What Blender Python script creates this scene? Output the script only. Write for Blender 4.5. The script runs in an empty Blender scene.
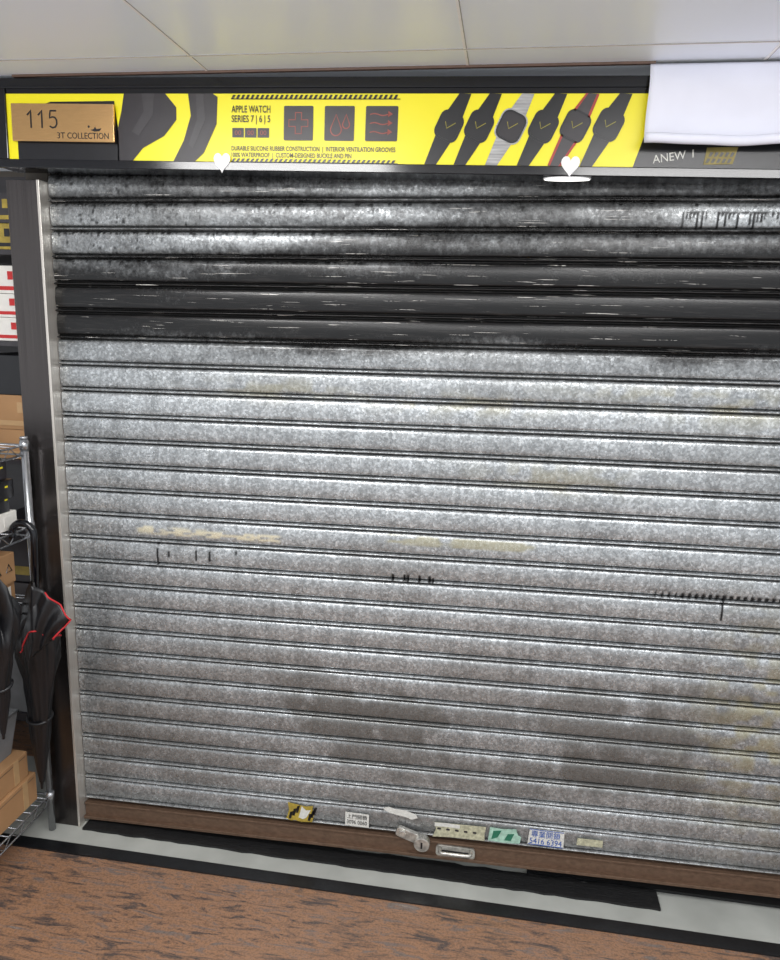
import bpy, math, random
import numpy as np
from mathutils import Vector, Matrix
random.seed(4); np.random.seed(4)
scene=bpy.context.scene
C=bpy.context.scene.collection
try: scene.view_settings.view_transform='Standard'
except Exception: pass

def lin(c):
    o=[]
    for v in c:
        v=v/255.0
        o.append(v/12.92 if v<=0.04045 else ((v+0.055)/1.055)**2.4)
    return (o[0],o[1],o[2],1.0)

# ---------------------------------------------------------------- materials
def N(nt,t,**kw):
    n=nt.nodes.new(t)
    for k,v in kw.items(): setattr(n,k,v)
    return n
def mat(name,rgb,rough=0.5,metal=0.0,var=0.12,scale=40,bump=0.0,emit=0.0,spec=0.5,stretch=None,det=3):
    m=bpy.data.materials.new(name); m.use_nodes=True; nt=m.node_tree
    b=nt.nodes['Principled BSDF']
    b.inputs['Roughness'].default_value=rough; b.inputs['Metallic'].default_value=metal
    b.inputs['Specular IOR Level'].default_value=spec
    tc=N(nt,'ShaderNodeTexCoord'); mp=N(nt,'ShaderNodeMapping')
    nt.links.new(tc.outputs['Object'],mp.inputs['Vector'])
    if stretch: mp.inputs['Scale'].default_value=stretch
    no=N(nt,'ShaderNodeTexNoise'); no.inputs['Scale'].default_value=scale; no.inputs['Detail'].default_value=det
    nt.links.new(mp.outputs[0],no.inputs['Vector'])
    r=N(nt,'ShaderNodeValToRGB'); c=lin(rgb)
    r.color_ramp.elements[0].position=0.3; r.color_ramp.elements[1].position=0.7
    r.color_ramp.elements[0].color=tuple(max(0,x*(1-var)) for x in c[:3])+(1,)
    r.color_ramp.elements[1].color=tuple(min(1,x*(1+var)) for x in c[:3])+(1,)
    nt.links.new(no.outputs['Fac'],r.inputs['Fac']); nt.links.new(r.outputs[0],b.inputs['Base Color'])
    if bump>0:
        bp=N(nt,'ShaderNodeBump'); bp.inputs['Strength'].default_value=bump; bp.inputs['Distance'].default_value=0.003
        nt.links.new(no.outputs['Fac'],bp.inputs['Height']); nt.links.new(bp.outputs[0],b.inputs['Normal'])
    if emit>0:
        nt.links.new(r.outputs[0],b.inputs['Emission Color']); b.inputs['Emission Strength'].default_value=emit
    return m

M={}
M['yellow']=mat('yellow_print',(226,214,24),0.35,var=0.03,scale=3,emit=0.12)
M['hand']=mat('dim_yellow_line',(150,142,40),0.4,var=0.03)
M['black']=mat('black_print',(18,18,22),0.3,var=0.2,emit=0.0)
M['frame']=mat('sign_frame_black',(8,9,15),0.16,var=0.2)
M['dgrey']=mat('dark_grey_print',(38,34,38),0.35,var=0.15)
M['dgrey2']=mat('charcoal_print',(54,51,54),0.35,var=0.15)
M['red']=mat('red_print',(160,52,42),0.4)
M['brownred']=mat('icon_line_red',(140,60,48),0.4,emit=.08)
M['silver']=mat('silver_print',(160,160,160),0.4,var=.45,scale=60,stretch=(.2,1,3))
M['white']=mat('white_vinyl',(235,235,235),0.4,var=0.03)
M['gold']=mat('brushed_gold',(205,164,112),0.26,0.95,var=0.05,scale=30,stretch=(1,1,8))
M['paper']=mat('white_paper',(222,223,234),0.7,var=0.04,scale=6)
M['steel']=mat('brushed_steel',(84,80,79),0.27,0.9,var=0.25,scale=60,stretch=(8,8,0.04))
M['steel2']=mat('steel_edge',(205,200,192),0.35,0.6,var=0.08,scale=60,stretch=(4,4,.1))
M['chrome']=mat('chrome_wire',(170,172,175),0.25,0.85,var=0.1)
M['rail']=mat('bronze_rail',(108,86,70),0.45,0.35,var=0.22,scale=110,bump=0.1,stretch=(0.6,1,1),det=6)
M['rubber']=mat('black_rubber',(17,17,18),0.6,var=0.5,scale=60,bump=0.7,stretch=(1,3,1))
M['strip']=mat('black_stone',(24,25,27),0.3,var=0.3,scale=80)
M['carton']=mat('cardboard',(170,130,90),0.85,var=0.08,scale=12)
M['tape']=mat('packing_tape',(186,152,110),0.3,var=0.06)
M['cloth']=mat('black_nylon',(15,15,18),0.42,var=0.3,scale=60,bump=0.2)
M['redcloth']=mat('red_piping',(190,38,44),0.6)
M['plastic']=mat('grey_plastic',(120,122,124),0.5,var=0.2,scale=12)
M['wall']=mat('painted_wall',(90,84,76),0.8,var=0.1,scale=5)
M['brass']=mat('worn_lock_metal',(205,203,196),0.28,0.8,var=0.35,scale=60)
M['labelw']=mat('label_white',(210,210,204),0.6,var=0.12,scale=90)
M['labely']=mat('label_cream',(178,176,150),0.6,var=0.35,scale=90)
M['labelg']=mat('label_green',(160,196,178),0.6,var=0.25,scale=70)
M['blue']=mat('label_blue',(30,80,165),0.5,var=0.1)
M['green']=mat('label_ink_green',(40,110,85),0.5)
M['stickery']=mat('sticker_yellow',(166,144,58),0.5,var=0.25)
M['patch']=mat('dull_olive_print',(136,122,60),0.5,var=0.25)
M['trim']=mat('brown_trim',(92,70,58),0.5,var=0.15)
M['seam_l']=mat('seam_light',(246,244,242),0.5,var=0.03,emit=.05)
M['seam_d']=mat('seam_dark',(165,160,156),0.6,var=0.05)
M['ceil']=mat('ceiling_paint_with_glow',(240,245,254),0.35,var=0.02,scale=2,emit=0.05)  # faint glow added to brighten the ceiling; the panels are no lamps
M['pwhite']=mat('box_white',(225,222,215),0.6,var=0.05)
M['pred']=mat('box_red',(190,35,35),0.5)

# ---------------------------------------------------------------- geometry helpers
def mk(name,verts,faces,m,parent=None,smooth=False,bevel=0,base=False):
    vs=np.array(verts,dtype=float); lo=vs.min(0); hi=vs.max(0); c=(lo+hi)/2
    if base: c[2]=lo[2]
    me=bpy.data.meshes.new(name); me.from_pydata([tuple(v-c) for v in vs],[],[tuple(f) for f in faces]); me.update()
    if m is not None: me.materials.append(m)
    if smooth:
        for p in me.polygons: p.use_smooth=True
    o=bpy.data.objects.new(name,me); o.location=c; C.objects.link(o)
    if bevel>0:
        b=o.modifiers.new('bevel','BEVEL'); b.width=bevel; b.segments=2; b.limit_method='ANGLE'
    if parent is not None:
        o.parent=parent; o.matrix_parent_inverse=Matrix.Translation(-Vector(parent.location))
    return o
def boxg(x0,x1,y0,y1,z0,z1):
    v=[(x0,y0,z0),(x1,y0,z0),(x1,y1,z0),(x0,y1,z0),(x0,y0,z1),(x1,y0,z1),(x1,y1,z1),(x0,y1,z1)]
    f=[(0,3,2,1),(4,5,6,7),(0,1,5,4),(1,2,6,5),(2,3,7,6),(3,0,4,7)]
    return v,f
def join(gs):
    V=[];F=[]
    for v,f in gs:
        o=len(V); V+=list(v); F+=[tuple(i+o for i in ff) for ff in f]
    return V,F
def box(name,x0,x1,y0,y1,z0,z1,m,parent=None,bevel=0.0,base=False):
    v,f=boxg(x0,x1,y0,y1,z0,z1); return mk(name,v,f,m,parent,bevel=bevel,base=base)
def polyg(pts,y,t=0.0006):
    """flat polygon in the XZ plane, front at y, thickness t toward +y"""
    n=len(pts); a=sum(pts[i][0]*pts[(i+1)%n][1]-pts[(i+1)%n][0]*pts[i][1] for i in range(n))
    if a<0: pts=pts[::-1]
    v=[(p[0],y,p[1]) for p in pts]+[(p[0],y+t,p[1]) for p in pts]
    f=[tuple(range(n)),tuple(range(2*n-1,n-1,-1))]+[(i,i+n,(i+1)%n+n,(i+1)%n) for i in range(n)]
    return v,f
def rect(x0,x1,z0,z1): return [(x0,z0),(x1,z0),(x1,z1),(x0,z1)]
def rot(pts,c,a):
    ca,sa=math.cos(a),math.sin(a)
    return [(c[0]+(x-c[0])*ca-(z-c[1])*sa, c[1]+(x-c[0])*sa+(z-c[1])*ca) for x,z in pts]
def rrect(cx,cz,w,h,r,n=5):
    p=[]
    for sx,sz,a0 in [(1,-1,-90),(1,1,0),(-1,1,90),(-1,-1,180)]:
        for i in range(n+1):
            a=math.radians(a0+90*i/n); p.append((cx+sx*(w/2-r)+r*math.cos(a),cz+sz*(h/2-r)+r*math.sin(a)))
    return p
def tubeg(pts,r,seg=10,closed=False):
    P=[Vector(p) for p in pts]; n=len(P); V=[];F=[]
    rr=r if isinstance(r,(list,tuple)) else [r]*n
    up=None
    for i,p in enumerate(P):
        if closed: t=(P[(i+1)%n]-P[i-1]).normalized()
        else: t=(P[min(i+1,n-1)]-P[max(i-1,0)]).normalized()
        if up is None:
            up=Vector((0,0,1)) if abs(t.z)<0.9 else Vector((0,1,0))
        a=t.cross(up)
        if a.length<1e-5: a=t.cross(Vector((1,0,0)))
        a.normalize(); b=a.cross(t).normalized(); up=b
        for k in range(seg):
            an=2*math.pi*k/seg; V.append(tuple(p+a*math.cos(an)*rr[i]+b*math.sin(an)*rr[i]))
    m=n if closed else n-1
    for i in range(m):
        for k in range(seg):
            j=(i+1)%n
            F.append((i*seg+k,j*seg+k,j*seg+(k+1)%seg,i*seg+(k+1)%seg))
    if not closed:
        F.append(tuple(range(seg))); F.append(tuple(range((n-1)*seg+seg-1,(n-1)*seg-1,-1)))
    return V,F
def tube(name,pts,r,m,parent=None,closed=False,seg=10):
    v,f=tubeg(pts,r,seg,closed); return mk(name,v,f,m,parent,smooth=True)
def textg(s,x0,x1,zb,cap,y,ang=0.0,bold=0.0):
    cu=bpy.data.curves.new('t','FONT'); cu.body=s; cu.size=1; cu.resolution_u=3; cu.offset=bold
    o=bpy.data.objects.new('t',cu); C.objects.link(o); bpy.context.view_layer.update()
    me=o.to_mesh(); vs=[tuple(v.co) for v in me.vertices]; fs=[tuple(p.vertices) for p in me.polygons]
    o.to_mesh_clear(); bpy.data.objects.remove(o); bpy.data.curves.remove(cu)
    if not vs: return [],[]
    a=np.array(vs); xa,xb=a[:,0].min(),a[:,0].max(); ya,yb=0.0,a[:,1].max()
    V=[]
    for v in vs:
        X=x0+(v[0]-xa)/(xb-xa)*(x1-x0); Z=zb+(v[1]-ya)/(yb-ya)*cap
        if ang: X,Z=rot([(X,Z)],(x0,zb),ang)[0]
        V.append((X,y,Z))
    out=[]
    for f in fs:
        p0,p1,p2=[Vector(V[i]) for i in f[:3]]
        nn=(p1-p0).cross(p2-p0)
        out.append(f if nn.y<=0 else f[::-1])
    return V,out
def root(name,loc,label,cat,group=None):
    e=bpy.data.objects.new(name,None); e.location=loc; e.empty_display_size=0.05; C.objects.link(e)
    e['label']=label; e['category']=cat
    if group: e['group']=group
    return e
def tag(o,label,cat,group=None):
    o['label']=label;o['category']=cat
    if group:o['group']=group
    return o
def struct(o): o['kind']='structure'; return o

# ---------------------------------------------------------------- camera (from the photo's vanishing points)
H=1.72; D=2.1
R=Matrix(((0.98732,0.06062,-0.14672),(0.15602,-0.20009,0.96728),(0.02928,-0.9779,-0.20701)))
cam=bpy.data.cameras.new('camera'); co=bpy.data.objects.new('camera',cam); C.objects.link(co)
right=R@Vector((1,0,0)); up=R@Vector((0,-1,0)); back=R@Vector((0,0,-1))
mw=Matrix(((right.x,up.x,back.x,0),(right.y,up.y,back.y,-D),(right.z,up.z,back.z,H),(0,0,0,1)))
co.matrix_world=mw
cam.sensor_fit='HORIZONTAL'; cam.sensor_width=36; cam.lens=743/780*36; cam.clip_start=0.02
scene.camera=co

# ---------------------------------------------------------------- floor
def granite():
    m=bpy.data.materials.new('brown_granite'); m.use_nodes=True; nt=m.node_tree; b=nt.nodes['Principled BSDF']
    L=nt.links.new
    tc=N(nt,'ShaderNodeTexCoord'); mp=N(nt,'ShaderNodeMapping'); mp.inputs['Rotation'].default_value=(0,0,math.radians(30)); mp.inputs['Scale'].default_value=(1,5.0,1)
    L(tc.outputs['Object'],mp.inputs[0])
    def ns(sc,det,ro,di=0):
        n=N(nt,'ShaderNodeTexNoise'); n.inputs['Scale'].default_value=sc; n.inputs['Detail'].default_value=det; n.inputs['Roughness'].default_value=ro; n.inputs['Distortion'].default_value=di
        L(mp.outputs[0],n.inputs['Vector']); return n
    n1=ns(8,10,.76,.7)
    r1=N(nt,'ShaderNodeValToRGB'); e=r1.color_ramp.elements
    e[0].position=0.30; e[0].color=lin((62,56,55)); e[1].position=0.72; e[1].color=lin((158,142,130))
    for p,c in [(0.41,(92,80,74)),(0.46,(132,102,82)),(0.52,(160,120,90)),(0.57,(134,108,92)),(0.63,(112,104,99))]:
        k=e.new(p); k.color=lin(c)
    L(n1.outputs['Fac'],r1.inputs['Fac'])
    n2=N(nt,'ShaderNodeTexNoise'); n2.inputs['Scale'].default_value=170; n2.inputs['Detail'].default_value=3
    L(tc.outputs['Object'],n2.inputs['Vector'])
    r2=N(nt,'ShaderNodeValToRGB'); r2.color_ramp.elements[0].position=0.36; r2.color_ramp.elements[0].color=(0.45,0.45,0.45,1); r2.color_ramp.elements[1].position=0.52; r2.color_ramp.elements[1].color=(1,1,1,1)
    L(n2.outputs['Fac'],r2.inputs['Fac'])
    mx=N(nt,'ShaderNodeMixRGB'); mx.blend_type='MULTIPLY'; mx.inputs[0].default_value=0.5
    L(r1.outputs[0],mx.inputs[1]); L(r2.outputs[0],mx.inputs[2]); L(mx.outputs[0],b.inputs['Base Color'])
    b.inputs['Roughness'].default_value=0.28
    return m
M['granite']=granite()
struct(box('floor',-3.2,2.4,-3.2,-0.17,-0.05,0.0,M['granite']))
M['sill']=mat('grey_marble',(170,172,166),0.35,var=0.12,scale=7)
struct(box('trim_1',-3.2,2.4,-0.124,0.30,-0.05,0.004,M['sill']))
struct(box('trim_2',-3.2,2.4,-0.17,-0.124,-0.05,0.005,M['strip']))
struct(box('floor.001',-3.2,2.4,0.30,1.2,-0.05,0.0,M['granite']))

# ---------------------------------------------------------------- rolling shutter
SH=root('rolling_shutter',(-0.2,0.0,0.06),'closed corrugated galvanised steel roller shutter, sooty at the top','shutter')
def sm(a,b,x):
    t=np.clip((x-a)/(b-a),0,1); return t*t*(3-2*t)
def vnoise(x,z,sx,sz,seed):
    rs=np.random.RandomState(seed); G=rs.rand(256,256)
    u=x*sx+50; w=z*sz+50; i=np.floor(u).astype(int); j=np.floor(w).astype(int); fu=u-i; fw=w-j
    fu=fu*fu*(3-2*fu); fw=fw*fw*(3-2*fw)
    g=lambda a,b:G[a%256,b%256]
    return (g(i,j)*(1-fu)+g(i+1,j)*fu)*(1-fw)+(g(i,j+1)*(1-fu)+g(i+1,j+1)*fu)*fw
pitch=0.0778
prof=[(0,.007),(.03,.007),(.042,.001),(.055,-.004),(.072,-.0075),(.095,-.009),(.118,-.0075),(.135,-.003),(.147,.002),(.16,.006),(.185,.006),(.197,.000),(.215,-.0030),(.25,-.0042),(.32,-.0050),(.40,-.0056),(.49,-.0061),(.58,-.0063),(.67,-.0062),(.76,-.0058),(.85,-.0050),(.93,-.0038),(.968,-.001),(.986,.003)]
ns=27; nx=840
xs=np.linspace(-1.343,1.15,nx)
tz=[];ty=[];tg=[];tk=[]
for k in range(ns):
    for t,y in prof:
        tz.append(0.086+pitch*(k+t)); ty.append(y); tk.append(k)
        tg.append(1.0 if y>0.0045 else (0.4 if y>0 else 0.0))
tz=np.array(tz);ty=np.array(ty);tg=np.array(tg);tk=np.array(tk)
X,Z0=np.meshgrid(xs,tz); Yp=np.repeat(ty[:,None],nx,1); G=np.repeat(tg[:,None],nx,1)
def shear(x,z): return (x+1.35)*(0.024-0.018*np.clip(z/2.1,0,1))
Z=Z0+shear(X,Z0)
KX=np.repeat(tk[:,None],nx,1)*1.0
tt=(Z0-0.086)/pitch%1.0
Y=Yp+0.004*(vnoise(X,Z0,1.3,0.0,3)-0.5)+0.003*(vnoise(X,KX,2.0,1.0,5)-0.5)
Y+=(tt-.5)*.005*(vnoise(X,KX,.9,1.0,6)-0.5)     # slats hang at slightly different tilts
V=np.stack([X,Y,Z],-1).reshape(-1,3)
nr=len(tz)
idx=np.arange(nr*nx).reshape(nr,nx)
F=np.stack([idx[:-1,:-1],idx[:-1,1:],idx[1:,1:],idx[1:,:-1]],-1).reshape(-1,4)
me=bpy.data.meshes.new('curtain')
me.vertices.add(len(V)); me.vertices.foreach_set('co',(V-np.array([-0.2,0,0.06])).ravel())
me.loops.add(F.size); me.loops.foreach_set('vertex_index',F.ravel().astype(np.int32))
me.polygons.add(len(F)); me.polygons.foreach_set('loop_start',np.arange(0,F.size,4,dtype=np.int32)); 
me.polygons.foreach_set('use_smooth',np.ones(len(F),dtype=bool))
me.update(calc_edges=True); me.validate()
def att(n,a):
    at=me.attributes.new(n,'FLOAT','POINT'); at.data.foreach_set('value',np.clip(a,0,1.5).astype(np.float32).ravel())
xf=sm(-1.3,0.3,X)
kz=[1.47,1.55,1.575,1.62,1.65,1.68,1.74,1.80,1.84,1.88,1.93,1.97,2.04,2.12]
kl=[0.00,0.16,0.34,0.50,0.78,1.05,1.22,0.98,0.78,0.60,0.44,0.38,0.55,0.72]
kr=[0.00,0.10,0.28,0.48,0.82,1.15,1.28,1.18,1.08,1.00,0.90,0.76,0.66,0.74]
wz=Z0+0.045*(vnoise(X,Z0,2.5,3,9)-0.5)+.02*(vnoise(X,Z0,9,14,10)-.5)
soot=np.interp(wz,kz,kl)*(1-xf)+np.interp(wz,kz,kr)*xf
soot+=0.26*(vnoise(X,Z0,3,24,11)-0.5)*sm(.1,.4,soot)+.14*(vnoise(X,Z0,11,50,12)-.5)*sm(.1,.4,soot)
soot+=0.18*(1-sm(0.1,0.5,tt))*sm(1.6,1.7,Z0)
soot*=1-.55*sm(.34,.46,X)*sm(1.955,1.975,Z0)*(1-sm(2.02,2.05,Z0))
damp=np.zeros_like(X)
for cx,cz,rx,rz,s in [(-.47,.50,.17,.10,.8),(-.27,.53,.14,.09,.8),(-.33,.40,.21,.07,.7),(-.60,.57,.06,.10,.5),(-.52,.60,.06,.08,.5),(.30,.57,.15,.11,.6),(.50,.52,.16,.12,.7),(.42,.42,.25,.08,.8),(.12,.38,.16,.05,.5),(.0,.56,.10,.06,.35),(-.1,.34,.35,.05,.5),(-.95,.30,.3,.10,.35),(.62,.66,.17,.07,.5),(-1.2,.5,.1,.2,.35)]:
    d=((X-cx)/rx)**2+((Z-cz)/rz)**2+1.2*(vnoise(X,Z0,18,18,13)-0.5)+.8*(vnoise(X,Z0,50,50,14)-.5)
    damp=np.maximum(damp,s*(1-sm(0.35,1.35,d)))
grime=0.26*(1-sm(0.2,0.9,Z0))+0.2*(1-sm(0.10,0.2,Z0))+.30*sm(.58,.8,vnoise(X,Z0,3.0,6,41))
scuff=np.zeros_like(X)
def patch(x0,x1,z0,z1,th,seed,sx=40,sz=150):
    m=sm(x0,x0+.02,X)*(1-sm(x1-.02,x1,X))*sm(z0-.003,z0+.003,Z)*(1-sm(z1-.003,z1+.003,Z))
    return m*sm(th-.1,th+.1,vnoise(X,Z,sx,sz,seed))
scuff=np.maximum(scuff,patch(-1.12,-.64,1.055,1.078,.38,21))
yel=np.zeros_like(X)
yel=np.maximum(yel,.6*patch(-.33,.12,1.080,1.108,.35,22,20,80))
for cx,cz,rx,rz,s in [(-.15,1.50,.25,.03,.4),(.15,1.30,.2,.04,.4),(.62,1.52,.2,.05,.4),(-.65,1.52,.2,.03,.4),(.5,1.55,.3,.02,.4),(.80,.6,.16,.3,.65)]:  # last entry paints the warm highlight near the right edge
    yel=np.maximum(yel,s*np.exp(-((X-cx)/rx)**2-((Z-cz)/rz)**2)*sm(.3,.7,vnoise(X,Z0,30,50,23)))
ink=np.zeros_like(X)
def drip(x,zt,zb,w=.0035):
    return (1-sm(w*.6,w*1.3,np.abs(X-x)))*(Z>zb)*(Z<zt)
def blob(x,z,rx,rz):
    d=((X-x)/rx)**2+((Z-z)/rz)**2; return 1-sm(.5,1.3,d)
for x,zt,zb in [(-1.047,1.010,.955),(-1.045,1.03,1.02),(-1.01,1.00,.985),(-.92,1.01,.975),(-.876,1.015,.98),(-.79,1.02,1.005),(.637,1.0,.925)]:
    ink=np.maximum(ink,drip(x,zt,zb))
for x in [-.30,-.265,-.255,-.22,-.19,-.18]:
    ink=np.maximum(ink,drip(x,.985,.968-.015*random.random(),.004))
for i in range(19):
    x=.455+.0185*i; zc=.987+(x-.44)*.03
    ink=np.maximum(ink,blob(x,zc,.0062 if i>3 else .003,.0095))
ink=np.maximum(ink,.6*patch(.42,.80,.998,1.002,.5,31,30,10))
for i in range(30):
    x=.42+.0095*i+random.uniform(-.002,.002)
    if i in(7,8,15,16,22): continue
    ink=np.maximum(ink,drip(x,2.022,2.022-random.uniform(.012,.050),.003))
ink=np.maximum(ink,patch(.42,.72,2.014,2.023,.15,32,30,10))
for i in range(420):   # tar beads under the joints of the upper slats
    k=random.choice([22,23,24,24,25,25,23]); x=random.choice([random.uniform(-1.33,.5),random.uniform(-1.33,-.95),random.gauss(-.6,.15)])
    zt=.086+pitch*k+shear(x,1.9)+random.choice([.076,.074,.07,random.uniform(.02,.075)])
    ink=np.maximum(ink,.9*blob(x,zt,random.uniform(.002,.007),random.uniform(.002,.006)))
att('soot',soot);att('damp',damp);att('grime',grime);att('scuff',scuff);att('yel',yel);att('ink',ink);att('groove',G)
rsl=np.random.RandomState(8).rand(ns+1)
att('slat',np.repeat(rsl[tk][:,None],nx,1))

def galv():
    m=bpy.data.materials.new('galvanised_slats'); m.use_nodes=True; nt=m.node_tree; b=nt.nodes['Principled BSDF']; L=nt.links.new
    def A(n):
        a=N(nt,'ShaderNodeAttribute'); a.attribute_name=n; return a.outputs['Fac']
    def math_(op,a,bv,clamp=False):
        x=N(nt,'ShaderNodeMath',operation=op); x.use_clamp=clamp
        for i,q in enumerate((a,bv)):
            if isinstance(q,(int,float)): x.inputs[i].default_value=q
            else: L(q,x.inputs[i])
        return x.outputs[0]
    def mr(v,a,b_,c=0,d=1):
        x=N(nt,'ShaderNodeMapRange'); x.interpolation_type='SMOOTHSTEP'; L(v,x.inputs[0])
        for i,q in enumerate((a,b_,c,d)): x.inputs[i+1].default_value=q
        return x.outputs[0]
    def mixc(f,a,c,mode='MIX'):
        x=N(nt,'ShaderNodeMixRGB'); x.blend_type=mode
        for i,q in enumerate((f,a,c)):
            if isinstance(q,(int,float)): x.inputs[i].default_value=q
            elif isinstance(q,tuple): x.inputs[i].default_value=q
            else: L(q,x.inputs[i])
        return x.outputs[0]
    tc=N(nt,'ShaderNodeTexCoord')
    def noise(sc,det=4,rough=.6,st=None,dist=0):
        n=N(nt,'ShaderNodeTexNoise'); n.inputs['Scale'].default_value=sc; n.inputs['Detail'].default_value=det; n.inputs['Roughness'].default_value=rough; n.inputs['Distortion'].default_value=dist
        if st:
            mp=N(nt,'ShaderNodeMapping'); mp.inputs['Scale'].default_value=st; L(tc.outputs['Object'],mp.inputs[0]); L(mp.outputs[0],n.inputs['Vector'])
        else: L(tc.outputs['Object'],n.inputs['Vector'])
        return n.outputs['Fac']
    vo=N(nt,'ShaderNodeTexVoronoi'); vo.inputs['Scale'].default_value=180; L(tc.outputs['Object'],vo.inputs['Vector'])
    sp=N(nt,'ShaderNodeSeparateColor'); L(vo.outputs['Color'],sp.inputs[0])
    nA=noise(90,4,.7)
    base=mixc(mr(nA,.34,.66),lin((150,154,156)),lin((184,188,190)))
    base=mixc(.62,base,mixc(mr(sp.outputs[0],.35,1.0),(.80,.80,.80,1),(1.6,1.6,1.6,1)),'MULTIPLY')
    base=mixc(1.0,base,mixc(A('slat'),(.90,.90,.90,1),(1.09,1.09,1.09,1)),'MULTIPLY')
    base=mixc(.7,base,mixc(mr(noise(4,3,.6,(5,1,.8)),.35,.65),(.80,.80,.80,1),(1.14,1.14,1.14,1)),'MULTIPLY')
    base=mixc(A('grime'),base,mixc(mr(nA,.3,.7),lin((112,112,110)),lin((150,150,148))))
    base=mixc(math_('MULTIPLY',A('damp'),mr(nA,.2,.7,.6,.95)),base,lin((100,99,95)))
    base=mixc(A('yel'),base,lin((172,165,130)))
    base=mixc(A('scuff'),base,lin((232,226,200)))
    s=A('soot')
    base=mixc(mr(s,.15,1.2,0,.8),base,lin((60,59,58)))
    f=mr(math_('ADD',s,noise(60,5,.75)),.86,1.50)
    f2=math_('MULTIPLY',s,mr(noise(150,2,.6),.50,.62,0,.7))
    f=math_('MAXIMUM',f,f2,True)
    base=mixc(math_('MULTIPLY',f,.975),base,mixc(mr(noise(9,3,.6,(1,1,14)),.45,.8),lin((10,10,11)),lin((40,38,37))))
    sc=math_('MULTIPLY',mr(noise(7,3,.5,(.8,1,46)),.665,.68),mr(nA,.40,.46))
    scm=math_('MULTIPLY',math_('MULTIPLY',sc,mr(s,.5,.8)),.9)
    base=mixc(scm,base,lin((210,207,201)))
    base=mixc(math_('MULTIPLY',A('groove'),.9),base,lin((20,19,18)))
    base=mixc(math_('MULTIPLY',A('ink'),.95),base,lin((10,10,11)))
    L(base,b.inputs['Base Color'])
    met=math_('MULTIPLY',math_('SUBTRACT',1.0,f),.62); L(met,b.inputs['Metallic'])
    ro=mixc(f,mr(sp.outputs[1],0,1,.26,.48),(.27,.27,.27,1)); L(ro,b.inputs['Roughness'])
    L(mr(f,0,1,.5,.38),b.inputs['Specular IOR Level'])
    bp=N(nt,'ShaderNodeBump'); bp.inputs['Strength'].default_value=.15; bp.inputs['Distance'].default_value=.001
    L(nA,bp.inputs['Height']); L(bp.outputs[0],b.inputs['Normal'])
    return m
M['galv']=galv(); me.materials.append(M['galv'])
cur=bpy.data.objects.new('curtain',me); cur.location=(-0.2,0,0.06); C.objects.link(cur); cur.parent=SH; cur.matrix_parent_inverse=Matrix.Translation(-SH.location)
cur['label']='horizontal interlocking galvanised slats with soot and stains'

def sz(x,z): return z+(x+1.35)*0.024      # heights along the slightly raised bottom edge
def slant(name,x0,x1,y0,y1,z0,z1,m,parent,bevel=0,n=1):
    v=[(x0,y0,sz(x0,z0)),(x1,y0,sz(x1,z0)),(x1,y1,sz(x1,z0)),(x0,y1,sz(x0,z0)),(x0,y0,sz(x0,z1)),(x1,y0,sz(x1,z1)),(x1,y1,sz(x1,z1)),(x0,y1,sz(x0,z1))]
    f=boxg(0,1,0,1,0,1)[1]
    return mk(name,v,f,m,parent,bevel=bevel)
rl=slant('bottom_rail',-1.343,1.15,-.013,.012,.030,.077,M['rail'],SH,.002); rl['label']='worn rusty brown bottom rail'
slant('rail_lip',-1.343,1.15,-.026,.0,.022,.032,M['rail'],SH,.001)
slant('rail_ridge',-1.343,1.15,-.017,.0,.071,.078,M['rail'],SH,.001)
# stickers
y=-.014
def st_part(name,g,m,label=None):
    v,f=join(g); o=mk(name,v,f,m,SH)
    if label:o['label']=label
    return o
torn=[(-.628,.118),(-.61,.112),(-.60,.116),(-.575,.112),(-.54,.116),(-.532,.150),(-.54,.160),(-.537,.176),(-.56,.170),(-.59,.174),(-.622,.178),(-.618,.15)]
st_part('sticker',[polyg(torn,y)],M['stickery'],'torn yellow and black hazard sticker')
for i in range(9):
    x=-.617+.010*i+random.uniform(-.002,.002); z=.120+.012*(i%3)
    if -.590<x<-.565: continue
    st_part('sticker_print',[polyg([(x,z),(x+.008,z),(x+.015,z+.028),(x+.005,z+.024)],y-.0008)],M['black'])
st_part('sticker_scrap',[polyg([(-.585,.128),(-.57,.124),(-.56,.130),(-.553,.142),(-.545,.160),(-.56,.157),(-.575,.170)],y-.0016)],M['labelw'],'white torn backing paper')
st_part('sticker',[polyg(rect(-.430,-.352,.122,.170),y)],M['labelw'],'small white printed label')
st_part('sticker_print',[textg('上門開鎖',-.424,-.358,.150,.015,y-.001)],M['black'])
st_part('sticker_print',[textg('3096 0060',-.424,-.358,.130,.014,y-.001)],M['black'])
st_part('sticker',[polyg([(-.145,.122),(-.08,.128),(.020,.130),(.018,.15),(.022,.180),(-.05,.177),(-.14,.174),(-.135,.15)],y)],M['labely'],'faded cream label with worn border')
for i in range(5):
    st_part('sticker_print',[polyg(rrect(-.125+.028*i,.154,.012,.007,.003,3),y-.0008)],M['dgrey2'])
st_part('sticker_scrap',[polyg([(-.14,.160),(-.10,.163),(-.06,.162),(-.06,.174),(-.10,.176),(-.14,.173)],y-.0006)],M['labelw'])
st_part('sticker',[polyg([(.030,.134),(.08,.132),(.128,.136),(.132,.160),(.122,.165),(.115,.185),(.07,.180),(.034,.182)],y)],M['labelg'],'torn pale green label')
st_part('sticker_print',[polyg([(.04,.14),(.06,.15),(.07,.175),(.045,.17)],y-.0008)],M['green'])
st_part('sticker_print',[polyg([(.08,.142),(.10,.142),(.11,.168),(.09,.165)],y-.0008)],M['green'])
st_part('sticker',[polyg([(.152,.139),(.262,.141),(.262,.196),(.156,.194)],y)],M['labelw'],'white label with blue telephone number')
st_part('sticker_print',[textg('專業開鎖',.162,.250,.169,.022,y-.001)],M['blue'])
st_part('sticker_print',[textg('5416 6394',.158,.256,.145,.019,y-.001)],M['blue'])
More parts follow.
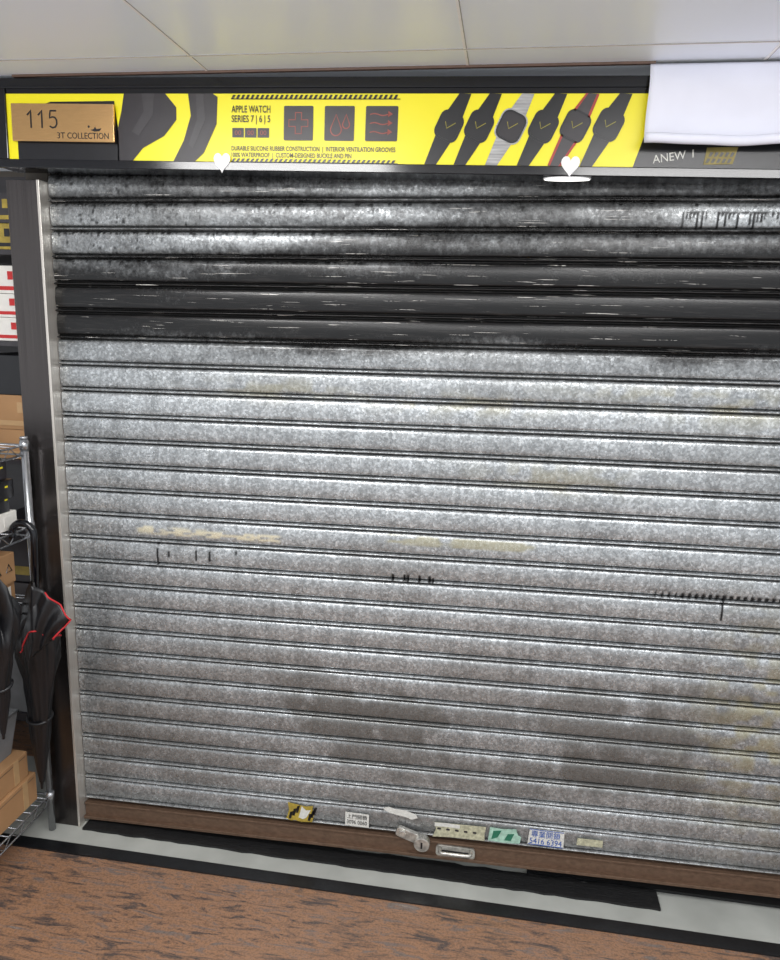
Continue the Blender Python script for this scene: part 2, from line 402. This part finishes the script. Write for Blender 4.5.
st_part('sticker_border',[polyg(rect(.154,.260,.1405,.1425),y-.001)],M['blue'])
st_part('sticker_border',[polyg(rect(.156,.260,.1925,.1945),y-.001)],M['blue'])
st_part('sticker',[polyg([(.30,.158),(.378,.160),(.378,.184),(.302,.182)],y)],M['labely'],'small faded cream label')
st_part('paint_smear',[polyg([(-.31,.20),(-.29,.208),(-.27,.203),(-.235,.202),(-.20,.192),(-.195,.18),(-.215,.172),(-.23,.178),(-.26,.182),(-.29,.188)],y)],M['labelw'],'smeared white paint patch')
# lock and pull handle
def cylg(c,r,y0,y1,n=24):
    return polyg([(c[0]+r*math.cos(2*math.pi*i/n),c[1]+r*math.sin(2*math.pi*i/n)) for i in range(n)],y0,y1-y0)
lk=mk('lock',*polyg(rot(rrect(-.208,.120,.110,.034,.012),(-.208,.120),-.32),-.030,.014),M['brass'],SH,bevel=.002); lk['label']='worn silver metal lock hasp'
mk('lock_cylinder',*cylg((-.176,.110),.025,-.048,-.022),M['brass'],SH,bevel=.003)
mk('lock_keyway',*polyg(rect(-.179,-.173,.098,.120),-.0486,.001),M['black'],SH)
mk('lock_rivet',*cylg((-.240,.131),.012,-.036,-.018),M['brass'],SH,bevel=.002)
hp=mk('handle_plate',*polyg(rrect(-.070,.080,.124,.040,.012),-.022,.008),M['brass'],SH,bevel=.001)
mk('handle_recess',*polyg(rrect(-.070,.075,.092,.020,.007),-.0235,.001),M['black'],SH)
v,f=tubeg([(-.118,-.022,.090),(-.118,-.040,.090),(-.112,-.046,.090),(-.028,-.046,.092),(-.022,-.040,.092),(-.022,-.022,.092)],.0055); 
ph=mk('handle',v,f,M['brass'],SH,smooth=True); ph['label']='bright metal pull handle'

# ---------------------------------------------------------------- stainless post
PO=root('door_post',(-1.398,-.022,0.004),'brushed stainless steel guide post beside the shutter','post')
box('post_body',-1.449,-1.353,-.045,.03,.004,2.088,M['steel'],PO,.0015)
box('guide_edge',-1.353,-1.345,-.047,.03,.004,2.088,M['steel2'],PO,.001)

# ---------------------------------------------------------------- mats / strips at the threshold
n=60; vt=[];ft=[]
for i in range(n+1):
    x=-1.33+(.557+1.33)*i/n
    j0=random.uniform(-.003,.003); j1=random.uniform(-.004,.004)
    vt+=[(x,-.060+j0,.0045),(x,.012+j1,.0045),(x,.012+j1,.012+random.uniform(0,.002)),(x,-.060+j0,.011+random.uniform(0,.002))]
for i in range(n):
    a=4*i;b_=4*(i+1)
    ft+=[(a,a+1,b_+1,b_),(a+3,b_+3,b_+2,a+2),(a,b_,b_+3,a+3),(a+1,a+2,b_+2,b_+1)]
ft+=[(0,3,2,1),(4*n,4*n+1,4*n+2,4*n+3)]
tag(mk('rubber_strip',vt,ft,M['rubber'],base=True),'long worn black rubber strip on the grey sill under the shutter','rubber strip')
v,f=join([boxg(.16,1.15,.020,.034,.0045,.014),boxg(.16,1.15,.060,.074,.0045,.014),boxg(.16,1.15,.034,.060,.0045,.007)])
tag(mk('gap_shadow_strip',v,f,M['strip'],base=True),'dark strip modelling the shadow under the raised rail','shadow strip')  # dark geometry put in for the shadow band under the raised rail end

# ---------------------------------------------------------------- shop sign
SG=root('shop_sign',(-.55,-.07,2.128),'long yellow and black printed lightbox sign above the shutter','sign')
zb=2.128
def W(p): return [(a,zb+b) for a,b in p]
mk('sign_box',*boxg(-1.425,1.35,-.116,-.022,zb-.030,zb+.190),M['frame'],SG,bevel=.002)
mk('sign_frame_rail',*boxg(-1.43,1.35,-.124,-.112,zb-.034,zb-.012),M['frame'],SG,bevel=.002)
mk('sign_frame_rail',*boxg(-1.43,1.35,-.124,-.112,zb+.166,zb+.191),M['frame'],SG,bevel=.002)
mk('sign_frame_stile',*boxg(-1.43,-1.380,-.124,-.112,zb-.012,zb+.166),M['frame'],SG,bevel=.002)
mk('sign_panel',*polyg(W(rect(-1.398,.30,-.012,.155)),-.118,.002),M['yellow'],SG)
mk('sign_panel',*polyg(W([(.270,-.012),(1.35,-.012),(1.35,.168),(.32,.168)]),-.1186,.002),M['black'],SG)['label']='black end section of the sign'
mk('sign_glass_strip',*polyg(W(rect(-1.398,1.35,.153,.168)),-.1190,.002),M['frame'],SG)
y1=-.1195;y2=-.1202;y3=-.1209
def pr(name,g,m,label=None):
    v,f=join(g); o=mk(name,v,f,m,SG)
    if label:o['label']=label
    return o
pr('printed_strap',[polyg(W([(-1.352,-.012),(-1.352,.10),(-1.25,.133),(-1.068,.135),(-1.058,.06),(-1.058,-.012)]),y1)],M['black'],'dark printed backing area behind the plaque')
pr('printed_strap',[polyg(W([(-1.04,.153),(-.925,.153),(-.895,.120),(-.895,.09),(-.93,.05),(-.99,.02),(-1.02,-.012),(-1.062,-.012),(-1.062,.06),(-1.048,.11)]),y1)],M['dgrey'],'large dark watch strap picture')
pr('printed_strap_fold',[polyg(W([(-.99,.153),(-.955,.153),(-.96,.10),(-1.0,.05),(-1.02,.06),(-.985,.11)]),y2)],M['dgrey2'])
pr('printed_strap',[polyg(W([(-.862,.153),(-.795,.153),(-.782,.145),(-.785,.08),(-.82,.01),(-.845,-.012),(-.905,-.012),(-.875,.04),(-.855,.10)]),y1)],M['dgrey'])
pr('printed_strap_fold',[polyg(W([(-.84,.152),(-.82,.152),(-.815,.09),(-.85,.02),(-.862,.03),(-.838,.09)]),y2)],M['dgrey2'])
def hazard(x0,x1,z0,z1):
    g=[];x=x0;w=.008
    while x<x1-w:
        g.append(polyg(W([(x,z0-.001),(x+w*.8,z0-.001),(x+w*1.5,z1),(x+w*.7,z1)]),y2)); x+=w*1.6
    g.append(polyg(W(rect(x0,x1,z0-.002,z0)),y2))
    return g
pr('printed_hazard_strip',hazard(-.745,-.305,.141,.150),M['black'])
pr('printed_hazard_strip',hazard(-.745,-.305,-.010,-.003),M['black'])
for s_,x0,x1,z_,c_ in [('APPLE WATCH',-.744,-.640,.108,.0165),('SERIES 7 | 6 | 5',-.744,-.640,.085,.0165),('DURABLE SILICONE RUBBER CONSTRUCTION  |  INTERIOR VENTILATION GROOVES',-.744,-.312,.0165,.0110),('100% WATERPROOF  |  CUSTOM-DESIGNED BUCKLE AND PIN',-.744,-.425,.0005,.0110)]:
    pr('lettering',[textg(s_,x0,x1,zb+z_,c_,y2,0,.014)],M['black'])
for i in range(3):
    x=-.742+.034*i
    pr('printed_counter',[polyg(W(rect(x,x+.031,.048,.071)),y1)],M['dgrey'])
    pr('lettering',[textg('00',x+.007,x+.024,zb+.054,.011,y2)],M['brownred'])
for x0,x1 in [(-.604,-.527),(-.497,-.420),(-.391,-.309)]:
    pr('printed_icon_tile',[polyg(W(rrect((x0+x1)/2,.083,x1-x0,.082,.003,2)),y1)],M['dgrey'])
cx=-.5655;cz=.083;a=.008;b_=.025
def loopg(pts,w,y,closed=True,base=None):
    n=len(pts); P=[Vector(p) for p in pts]; V=[];F=[]; zz_=zb if base is None else base
    for i in range(n):
        if closed: p0,p1=P[i-1],P[(i+1)%n]
        else: p0,p1=P[max(i-1,0)],P[min(i+1,n-1)]
        d=(p1-p0).normalized(); nn=Vector((-d.y,d.x))*w/2
        V+=[(P[i].x-nn.x,y,zz_+P[i].y-nn.y),(P[i].x+nn.x,y,zz_+P[i].y+nn.y)]
    for i in range(n if closed else n-1):
        j=(i+1)%n; F.append((2*i,2*j,2*j+1,2*i+1))
    return V,F
cr=[(cx-a,cz-b_),(cx+a,cz-b_),(cx+a,cz-a),(cx+b_,cz-a),(cx+b_,cz+a),(cx+a,cz+a),(cx+a,cz+b_),(cx-a,cz+b_),(cx-a,cz+a),(cx-b_,cz+a),(cx-b_,cz-a),(cx-a,cz-a)]
def drop(cx,cz,r,h):
    p=[(cx,cz+h)]
    for i in range(15):
        an=math.radians(25-i*230/14); p.append((cx+r*math.cos(an),cz+r*math.sin(an)))
    return p
pr('printed_plus_icon',[loopg(cr,.0028,y2)],M['brownred'])
pr('printed_drop_icon',[loopg(drop(-.467,.068,.014,.036),.0028,y2)],M['brownred'])
pr('printed_drop_icon',[loopg(drop(-.441,.080,.009,.024),.0028,y2)],M['brownred'])
for k in range(3):
    zz=.062+.021*k; pts=[(-.380+.0035*i,zz+.0022*math.sin(i*.5)) for i in range(15)]
    tip=pts[-1]
    pr('printed_airflow_icon',[loopg(pts,.0026,y2,False),polyg(W([(tip[0]-.003,tip[1]+.007),(tip[0]+.009,tip[1]),(tip[0]-.003,tip[1]-.007)]),y2)],M['brownred'])
# six watches
wx=[(-.180,.078,'a'),(-.106,.078,'a'),(-.028,.078,'s'),(.050,.078,'a'),(.126,.080,'r'),(.204,.083,'a')]
for cx,cz,kd in wx:
    AN=-.42; ang=AN
    def T(p): return W(rot([(cx+a,cz+b) for a,b in p],(cx,cz),ang))
    ts=(.153-cz)/math.cos(AN); bs=(cz+.012)/math.cos(AN)
    def clip(p): return [(a,min(max(b,zb-.012),zb+.153)) for a,b in p]
    sm_={'a':M['black'],'s':M['silver'],'r':M['dgrey2']}[kd]
    pr('printed_watch_strap',[polyg(clip(T([(-.022,.022),(.022,.022),(.016,ts+.006),(-.016,ts+.006)])),y1)],sm_)
    pr('printed_watch_strap',[polyg(clip(T([(-.022,-.022),(.022,-.022),(.016,-bs-.006),(-.016,-bs-.006)])),y1)],sm_)
    if kd=='r':
        for s_ in(1,-1):
            for b0,b1 in((.030,ts+.004),(-bs-.004,-.030)):
                e0=.022 if abs(b0)<.04 else .017; e1=.022 if abs(b1)<.04 else .017
                pr('printed_strap_edge',[polyg(clip(T([(s_*e0,b0),(s_*(e0-.006),b0),(s_*(e1-.006),b1),(s_*e1,b1)])),y2)],M['red'])
    if kd=='s':
        pr('printed_watch_case_edge',[polyg(T(rrect(0,0,.068,.076,.021)),y2+.0003)],M['silver'])
    pr('printed_watch_case',[polyg(T(rrect(0,0,.062,.070,.019)),y2)],M['black'])
    pr('printed_watch_screen',[polyg(T(rrect(0,0,.053,.060,.015)),y3)],M['dgrey'] if kd!='a' else M['black'])
    hy=y3-.0006
    def hnd(p):
        n=len(p);P=[Vector(q) for q in p];V=[];F=[]
        for i in range(n):
            d=(P[min(i+1,n-1)]-P[max(i-1,0)]).normalized(); nn=Vector((-d.y,d.x))*.0009
            for s_ in(-1,1):
                q=rot([(cx+P[i].x+s_*nn.x,cz+P[i].y+s_*nn.y)],(cx,cz),ang)[0]; V.append((q[0],hy,zb+q[1]))
        for i in range(n-1): F.append((2*i,2*i+2,2*i+3,2*i+1))
        return V,F
    pr('printed_watch_hands',[hnd([(-.013,.006),(-.003,-.007),(.012,.013)])],M['hand'])
pr('lettering',[textg('ANEW',.316,.392,zb-.003,.0185,y2,.16)],M['labelw'],'white chalk style lettering')
pr('lettering',[textg('I',.405,.408,zb+.0115,.0180,y2,.10)],M['labelw'])
pr('printed_hazard_patch',[polyg(W([(.432,-.004),(.498,-.002),(.506,.036),(.436,.034)]),y2)],M['patch'])
for i in range(5):
    for j in range(2):
        x=.436+.012*i+.005*j; z=.000+.014*j; pr('printed_hazard_mark',[polyg(W([(x,z),(x+.006,z),(x+.011,z+.009),(x+.004,z+.010)]),y3)],M['black'])
for hx,hz in [(-.768,-.012),(.122,-.010)]:
    p=[]
    for i in range(32):
        t=2*math.pi*i/32; p.append((hx+.0014*16*math.sin(t)**3, hz+.0017*(13*math.cos(t)-5*math.cos(2*t)-2*math.cos(3*t)-math.cos(4*t))))
    ho=mk('heart_sticker',*polyg(W(p),-.1262,.0015),M['white'],SG); ho['label']='white heart-shaped vinyl sticker'

# number plaque
PL=root('number_plaque',(-1.21,-.124,2.165),'brushed gold number plaque with black engraved lettering','plaque')
box('plaque_plate',-1.357,-1.063,-.134,-.1255,2.168,2.262,M['gold'],PL,.001)
for x in(-1.300,-1.268):
    mk('plaque_lettering',*loopg([(x-.011,.032),(x-.006,.036),(x,.044),(x+.0001,.030),(x,.0)],.0042,-.1346,False,2.201),M['black'],PL)
mk('plaque_lettering',*loopg([(-1.226,.043),(-1.243,.043),(-1.2445,.034),(-1.2455,.025),(-1.238,.028),(-1.230,.0265),(-1.2255,.020),(-1.2255,.010),(-1.230,.003),(-1.238,.001),(-1.246,.005)],.0042,-.1346,False,2.201),M['black'],PL)
mk('plaque_lettering',*textg('3T',-1.225,-1.203,2.176,.015,-.1346),M['black'],PL)
mk('plaque_lettering',*textg('COLLECTION',-1.196,-1.078,2.176,.015,-.1346),M['black'],PL)
mk('plaque_emblem',*polyg([(-1.130,2.198),(-1.120,2.200),(-1.116,2.206),(-1.112,2.200),(-1.098,2.202),(-1.104,2.195),(-1.118,2.194)],-.1346),M['black'],PL)
mk('plaque_emblem_dot',*cylg((-1.134,2.206),.003,-.1346,-.134,10),M['black'],PL)
PL.rotation_euler.y=.02

# white paper hanging over sign end
npr=26; prof2=[]
for i in range(npr):
    t=i/(npr-1)
    z=2.330-.170*t; yy=-.128-.028*math.sin(t*math.pi*.5)-.009*math.sin(t*math.pi*2)
    prof2.append((yy,z))
for i in range(1,15):
    a=math.radians(18*i); prof2.append((prof2[npr-1][0]-.010*(1-math.cos(a)),prof2[npr-1][1]-.010*math.sin(a)))
V_=[];F_=[]; ncol=40; xs2=[.284+(.74-.284)*i/ncol for i in range(ncol+1)]
for j,(yy,z) in enumerate(prof2):
    t=min(1,j/(npr-1))
    for i,x in enumerate(xs2): V_.append((x+.004*(1-t),min(-.1265,yy-t*(.008*math.sin(x*20+1)+.003*math.sin(x*47))),z-t*(.004*math.sin((x-.28)*9)+.006*(x-.28))))
for j in range(len(prof2)-1):
    for i in range(ncol):
        a=j*(ncol+1)+i; F_.append((a,a+ncol+1,a+ncol+2,a+1))
pp=mk('paper_sheet',V_,F_,M['paper'],smooth=True); tag(pp,'white paper sheet curling over the dark end of the sign','paper')
sd=pp.modifiers.new('s','SOLIDIFY'); sd.thickness=.0012

# glare under the sign, built as an added glowing oval
def ellip(cx,cy,rx,ry,z0,z1,n=32):
    V=[(cx+rx*math.cos(2*math.pi*i/n),cy+ry*math.sin(2*math.pi*i/n),z) for z in(z0,z1) for i in range(n)]
    F=[tuple(range(n-1,-1,-1)),tuple(range(n,2*n))]+[(i,(i+1)%n,(i+1)%n+n,i+n) for i in range(n)]
    return V,F
LS=root('glare_spot',(.118,-.100,2.079),'slim oval white glare spot modelled under the sign edge','glare')
mk('glare_rim',*ellip(.118,-.100,.058,.020,2.0800,2.0838),M['white'],LS)
me_=mat('glare_white',(255,255,250),0.4,var=0.0,emit=1.5)
mk('glare_face',*ellip(.118,-.100,.055,.018,2.0785,2.0799),me_,LS)

# ---------------------------------------------------------------- ceiling
zc=2.337
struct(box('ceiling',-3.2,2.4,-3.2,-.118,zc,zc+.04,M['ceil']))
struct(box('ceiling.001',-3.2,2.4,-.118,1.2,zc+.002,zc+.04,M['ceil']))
struct(box('trim_3',-1.35,.30,-.128,-.118,zc-.006,zc-.0005,M['trim']))
k=4
for x in [-2.135,-1.47,-.805,-.14,.542,1.2,1.87]:
    struct(box('trim_%d'%k,x-.003,x+.003,-3.2,-.12,zc-.0015,zc-.0002,M['seam_l'])); k+=1
    struct(box('trim_%d'%k,x+.003,x+.005,-3.2,-.12,zc-.0012,zc-.0002,M['seam_d'])); k+=1
for yy in [-.235,-.905,-1.575,-2.245]:
    struct(box('trim_%d'%k,-3.2,2.4,yy-.002,yy+.001,zc-.0018,zc-.0003,M['seam_d'])); k+=1
    struct(box('trim_%d'%k,-3.2,2.4,yy+.001,yy+.006,zc-.0016,zc-.0003,M['seam_l'])); k+=1

struct(box('wall_back',-3.2,2.4,1.15,1.2,0,zc,M['wall']))
struct(box('wall_side',-1.44,-1.37,.035,1.15,0,zc,M['wall']))

# ---------------------------------------------------------------- wire rack
RK=root('wire_rack',(-1.72,-.3,0),'chrome wire shelving rack loaded with boxes beside the post','rack')
for px_,py_ in [(-1.43,-.075),(-1.43,-.55),(-2.03,-.075),(-2.03,-.55)]:
    v,f=join([tubeg([(px_,py_,.006),(px_,py_,1.345)],.0115,14),tubeg([(px_,py_,1.345),(px_,py_,1.352)],[.0135,.011],14)]+[tubeg([(px_,py_,z-.014),(px_,py_,z+.014)],[.015,.014],14) for z in(.135,.84,1.07,1.325)])
    mk('rack_post',v,f,M['chrome'],RK,smooth=True)
for z in(.135,.84,1.07,1.325):
    g=[]
    for dz in(0,-.03):
        g.append(tubeg([(-1.43,-.075,z+dz),(-1.43,-.55,z+dz),(-2.03,-.55,z+dz),(-2.03,-.075,z+dz)],.0035,6,True))
    for i in range(12):
        yy=-.10-.038*i; g.append(tubeg([(-1.43,yy,z+.002),(-2.03,yy,z+.002)],.002,5))
    n=14
    g.append(tubeg([(-1.43,-.075-(.475)*i/n,z-(.03 if i%2 else 0)) for i in range(n+1)],.002,5))
    mk('rack_shelf',*join(g),M['chrome'],RK,smooth=True)

def carton(x0,x1,y0,y1,z0,z1,label,m=None,marks=None,group=None,name='carton',cat='box'):
    r=root(name,((x0+x1)/2,(y0+y1)/2,z0),label,cat,group)
    box('box_body',x0,x1,y0,y1,z0,z1,m or M['carton'],r,.002)
    if marks=='seam':
        mk('box_tape',*boxg(x1,x1+.0009,y1-.07,y1-.045,z0+.002,z1-.002),M['tape'],r)
        mk('box_flap_seam',*boxg(x1,x1+.0006,y0+.01,y1-.01,z1-.014,z1-.0125),M['dgrey2'],r)
    elif marks=='sym':
        for yy in(-.15,-.20,-.25,-.30):
            c=(yy,(z0+z1)/2); q=[]
            for k in range(3):
                a=math.radians(90+120*k); q.append((x1+.001,c[0]+.015*math.cos(a),c[1]+.015*math.sin(a)))
            mk('recycling_mark',*tubeg(q,.002,5,True),M['black'],r)
    elif marks=='yel':
        for yy in(-.14,-.20,-.27,-.33):
            mk('box_print',*boxg(x1,x1+.001,yy,yy+.012,z0+.035,z0+.040),M['yellow'],r)
    elif marks=='lab':
        mk('box_label',*boxg(x1,x1+.001,y1-.06,y1-.02,z0+.01,z1-.01),M['pwhite'],r)
    return r
carton(-1.90,-1.455,-.42,-.105,.139,.238,'brown cardboard carton with tape on the bottom wire shelf',marks='seam',group='cartons on the bottom shelf')
carton(-1.90,-1.466,-.42,-.125,.239,.325,'brown cardboard carton with tape on the bottom wire shelf',marks='seam',group='cartons on the bottom shelf')
carton(-1.90,-1.466,-.50,-.12,.844,.905,'flat brown cardboard carton with a white label',marks='lab')
carton(-1.90,-1.460,-.50,-.12,.906,1.000,'brown cardboard carton with black recycling marks',marks='sym')
carton(-1.90,-1.455,-.46,-.10,1.074,1.128,'flat white box with a printed label',M['pwhite'],'lab')
carton(-1.90,-1.462,-.46,-.12,1.129,1.168,'flat black box with small yellow marks',M['black'],'yel',group='black boxes on the rack')
carton(-1.90,-1.458,-.46,-.10,1.169,1.225,'flat black box with small yellow marks',M['black'],'yel',group='black boxes on the rack')
carton(-1.90,-1.470,-.46,-.11,1.226,1.280,'flat black box with small yellow marks',M['dgrey'],'yel',group='black boxes on the rack')
def bin_(x0,x1,y0,y1,z0,z1):
    s=.02
    o=[(x0+s,y0+s),(x1-s,y0+s),(x1-s,y1-s),(x0+s,y1-s)]; t=[(x0,y0),(x1,y0),(x1,y1),(x0,y1)]
    i_=.006
    V=[(a,b,z0) for a,b in o]+[(a,b,z1) for a,b in t]+[(x0+i_,y0+i_,z1),(x1-i_,y0+i_,z1),(x1-i_,y1-i_,z1),(x0+i_,y1-i_,z1)]+[(x0+s+i_,y0+s+i_,z0+i_),(x1-s-i_,y0+s+i_,z0+i_),(x1-s-i_,y1-s-i_,z0+i_),(x0+s+i_,y1-s-i_,z0+i_)]
    F=[(3,2,1,0)]
    for k in range(4):
        n=(k+1)%4; F+=[(k,n,n+4,k+4),(k+4,n+4,n+8,k+8),(k+8,n+8,n+12,k+12)]
    F.append((12,13,14,15)); return V,F
BN=root('plastic_bin',(-1.68,-.27,.326),'grey plastic storage bin standing on a carton','bin')
v,f=bin_(-1.88,-1.484,-.41,-.13,.3262,.47); mk('bin_body',v,f,M['plastic'],BN)
mk('bin_rim',*tubeg([(-1.484,-.13,.47),(-1.484,-.41,.47),(-1.88,-.41,.47),(-1.88,-.13,.47)],.005,6,True),M['plastic'],BN,smooth=True)
WB=root('plastic_bag',(-1.68,-.28,.47),'crumpled white and grey plastic bag in the bin','bag')
nu,nv=28,16;V_=[];F_=[]
for j in range(nv+1):
    ph_=math.pi*j/nv
    for i in range(nu):
        th=2*math.pi*i/nu; rr=1+.12*math.sin(5*th+3*ph_)+.10*math.sin(9*th-4*ph_)+random.uniform(-.04,.04)
        V_.append((-1.68+.15*rr*math.sin(ph_)*math.cos(th),-.27+.10*rr*math.sin(ph_)*math.sin(th),.58+.13*rr*math.cos(ph_)))
for j in range(nv):
    for i in range(nu):
        F_.append((j*nu+i,(j+1)*nu+i,(j+1)*nu+(i+1)%nu,j*nu+(i+1)%nu))
mk('bag_body',V_,F_,M['labelw'],WB,smooth=True)
cb=[]
for i in range(40):
    a=i/39*math.pi*1.5; cb.append((-1.448-.004*math.sin(3*a),-.40+.09*math.cos(a),.44-.10*math.sin(a)))
tag(tube('cable',cb,.0035,M['black']),'black cable looping down beside the plastic bin','cable')

# ---------------------------------------------------------------- umbrellas
def umbrella(x0,y0,z0,x1,y1,z1,rm,label,piping,seed,top=.74):
    rr_=random.Random(seed)
    U=root('umbrella',(x1,y1,z1),label,'umbrella','umbrellas hooked on the rack')
    A=Vector((x0,y0,z0));B=Vector((x1,y1,z1))
    r=.036; pts=[tuple(A+(B-A)*.30),tuple(A+(B-A)*.02),tuple(A)]
    for i in range(1,15):
        a=math.radians(i*205/14); pts.append((x0-r+r*math.cos(a),y0,z0+r*math.sin(a)))
    mk('handle',*tubeg(pts,.0105,12),M['frame'],U,smooth=True)
    mk('shaft',*tubeg([tuple(A+(B-A)*.25),tuple(B)],[.005,.004],8),M['chrome'],U,smooth=True)
    mk('ferrule',*tubeg([tuple(B+(A-B)*.06),tuple(B)],[.007,.004],8),M['black'],U,smooth=True)
    prof=[(.03,.012),(.08,.022),(.15,.033),(.24,.044),(.33,.054),(.42,.068),(.50,.086),(.57,.104),(.62,.112),(.67,.104),(.71,.076),(.74,.030)]
    nth=150;V_=[];F_=[];rim=[]
    p1,p2,p3=[rr_.uniform(0,6.28) for _ in range(3)]
    for k,(t,rr) in enumerate(prof):
        t=t*top/.74
        for i in range(nth):
            th=2*math.pi*i/nth
            g=min(1,t/.35)
            fold=1+g*(.18*math.sin(2*th+4*t+p1)+.26*(1-abs(math.sin(3.0*th-5*t+p2)))+.12*(1-abs(math.sin(8*th+7*t+p3)))-.16)
            lift=(.045*math.sin(2*th+p2)+.025*math.sin(5*th+p1))*max(0,(t-.42)/.25)
            c=B+(A-B)*t
            q=rr/.1*rm*fold; V_.append((c.x+q*math.cos(th),c.y+.75*q*math.sin(th),c.z+lift))
            if k==8: rim.append(V_[-1])
    for k in range(len(prof)-1):
        for i in range(nth):
            F_.append((k*nth+i,k*nth+(i+1)%nth,(k+1)*nth+(i+1)%nth,(k+1)*nth+i))
    mk('canopy',V_,F_,M['cloth'],U,smooth=True)
    tb=B+(A-B)*.30
    mk('closing_strap',*tubeg([(tb.x+rm*.52*math.cos(a),tb.y+rm*.44*math.sin(a),tb.z+.01*math.sin(a)) for a in [2*math.pi*i/24 for i in range(24)]],.006,6,True),M['cloth'],U,smooth=True)
    if piping:
        mk('piping',*tubeg([tuple(p) for p in rim[105:]+rim[:10]],.0026,6),M['redcloth'],U,smooth=True)['label']='red edge piping'
        a=Vector((x0+.018,y0-.040,.930));b2=Vector((-1.244,y0-.02,.822));c2=Vector((-1.290,y0-.040,.768));d=Vector((x0+.004,y0-.060,.700))
        V2=[];n=16
        for i in range(n+1):
            for j in range(n+1):
                u=i/n;w=j/n
                p=(a*(1-u)+b2*u)*(1-w)+(d*(1-u)+c2*u)*w
                crease=abs(((u*2.2+w*.8)%1)-.5)*2
                p=p+Vector((0,-.016*crease-.008*math.sin(math.pi*w),.012*math.sin(math.pi*u)*(1-w)))
                V2.append(tuple(p))
        F2=[(i*(n+1)+j,i*(n+1)+j+1,(i+1)*(n+1)+j+1,(i+1)*(n+1)+j) for i in range(n) for j in range(n)]
        fl=mk('canopy_flap',V2,F2,M['cloth'],U,smooth=True); s=fl.modifiers.new('s','SOLIDIFY'); s.thickness=.002
        e=[V2[i*(n+1)] for i in range(5,n+1)]+[V2[n*(n+1)+j] for j in range(1,n+1)]
        mk('piping',*tubeg(e,.0026,6),M['redcloth'],U,smooth=True)
    return U
umbrella(-1.366,-.152,1.068,-1.402,-.152,.215,.070,'folded black umbrella with red piping hooked on the rack',True,3)
umbrella(-1.368,-.330,1.068,-1.385,-.330,.50,.058,'shorter folded plain black umbrella hooked on the rack',False,7)

# ---------------------------------------------------------------- display shelf of the neighbouring shop
DS=root('display_shelf',(-1.95,.33,0.004),'dark metal display shelf packed with boxed goods','shelf')
mk('shelf_side',*boxg(-2.5,-2.46,.12,.55,.004,2.2),M['dgrey2'],DS)
mk('shelf_side',*boxg(-1.50,-1.46,.12,.55,.004,2.2),M['dgrey2'],DS)
mk('shelf_back',*boxg(-2.46,-1.50,.53,.55,.004,2.2),M['dgrey2'],DS)
for z in(.30,.80,1.235,1.625,1.91): box('shelf_board',-2.46,-1.50,.12,.53,z-.015,z,M['dgrey2'],DS)
def sm_box(z0,z1,m,label,mk_,x0=-1.72,group=None):
    r=root('product_box',((x0-1.505)/2,.25,z0),label,'box',group)
    box('box_body',x0,-1.505,.13,.45,z0,z1,m,r,.002)
    if mk_ is not None:
        h=z1-z0
        mk('box_print',*boxg(x0+.03,-1.53,.1285,.1302,z0+h*.12,z0+h*.26),mk_,r)
        mk('box_emblem',*boxg(-1.590,-1.572,.1285,.1302,z0+h*.5,z0+h*.8),mk_,r)
    return r
for a,b_ in [(1.626,1.700),(1.701,1.775),(1.776,1.862)]:
    sm_box(a,b_,M['pwhite'],'white retail box with red printing',M['pred'],group='white boxes stacked on the display shelf')
sm_box(1.911,1.99,M['stickery'],'yellow retail box with dark printing',M['black'])
sm_box(1.991,2.08,M['dgrey2'],'dark retail box with yellow printing',M['stickery'])
sm_box(1.236,1.335,M['carton'],'small brown cardboard carton',M['tape'],group='cartons stacked on the display shelf')
sm_box(1.336,1.450,M['carton'],'small brown cardboard carton',M['tape'],group='cartons stacked on the display shelf')
sm_box(1.451,1.58,M['black'],'black soft case on top of the cartons',None)
sm_box(.801,1.02,M['dgrey'],'dark grey storage box with yellow print',M['stickery'])
sm_box(.301,.55,M['plastic'],'plain light grey storage box',None)

# ---------------------------------------------------------------- lights
w=bpy.data.worlds.new('world'); scene.world=w; w.use_nodes=True; bg=w.node_tree.nodes['Background']; bg.inputs[0].default_value=(.93,.96,1,1); bg.inputs[1].default_value=1.0
def area(loc,size,sy,power,rotx=0,roty=0,col=(1,.99,.98)):
    l=bpy.data.lights.new('ceiling_light','AREA'); l.shape='RECTANGLE'; l.size=size; l.size_y=sy; l.energy=power; l.color=col
    o=bpy.data.objects.new('ceiling_light',l); o.location=loc; o.rotation_euler=(rotx,roty,0); C.objects.link(o)
area((-.95,-1.2,2.32),.9,.25,27,math.radians(12))
area((.7,-1.3,2.32),1.0,.3,21,math.radians(15))
area((-.1,-2.7,2.32),2.0,.4,35,math.radians(35))
area((-2.3,.7,2.3),.6,.4,10)
SG.rotation_euler.y=.014
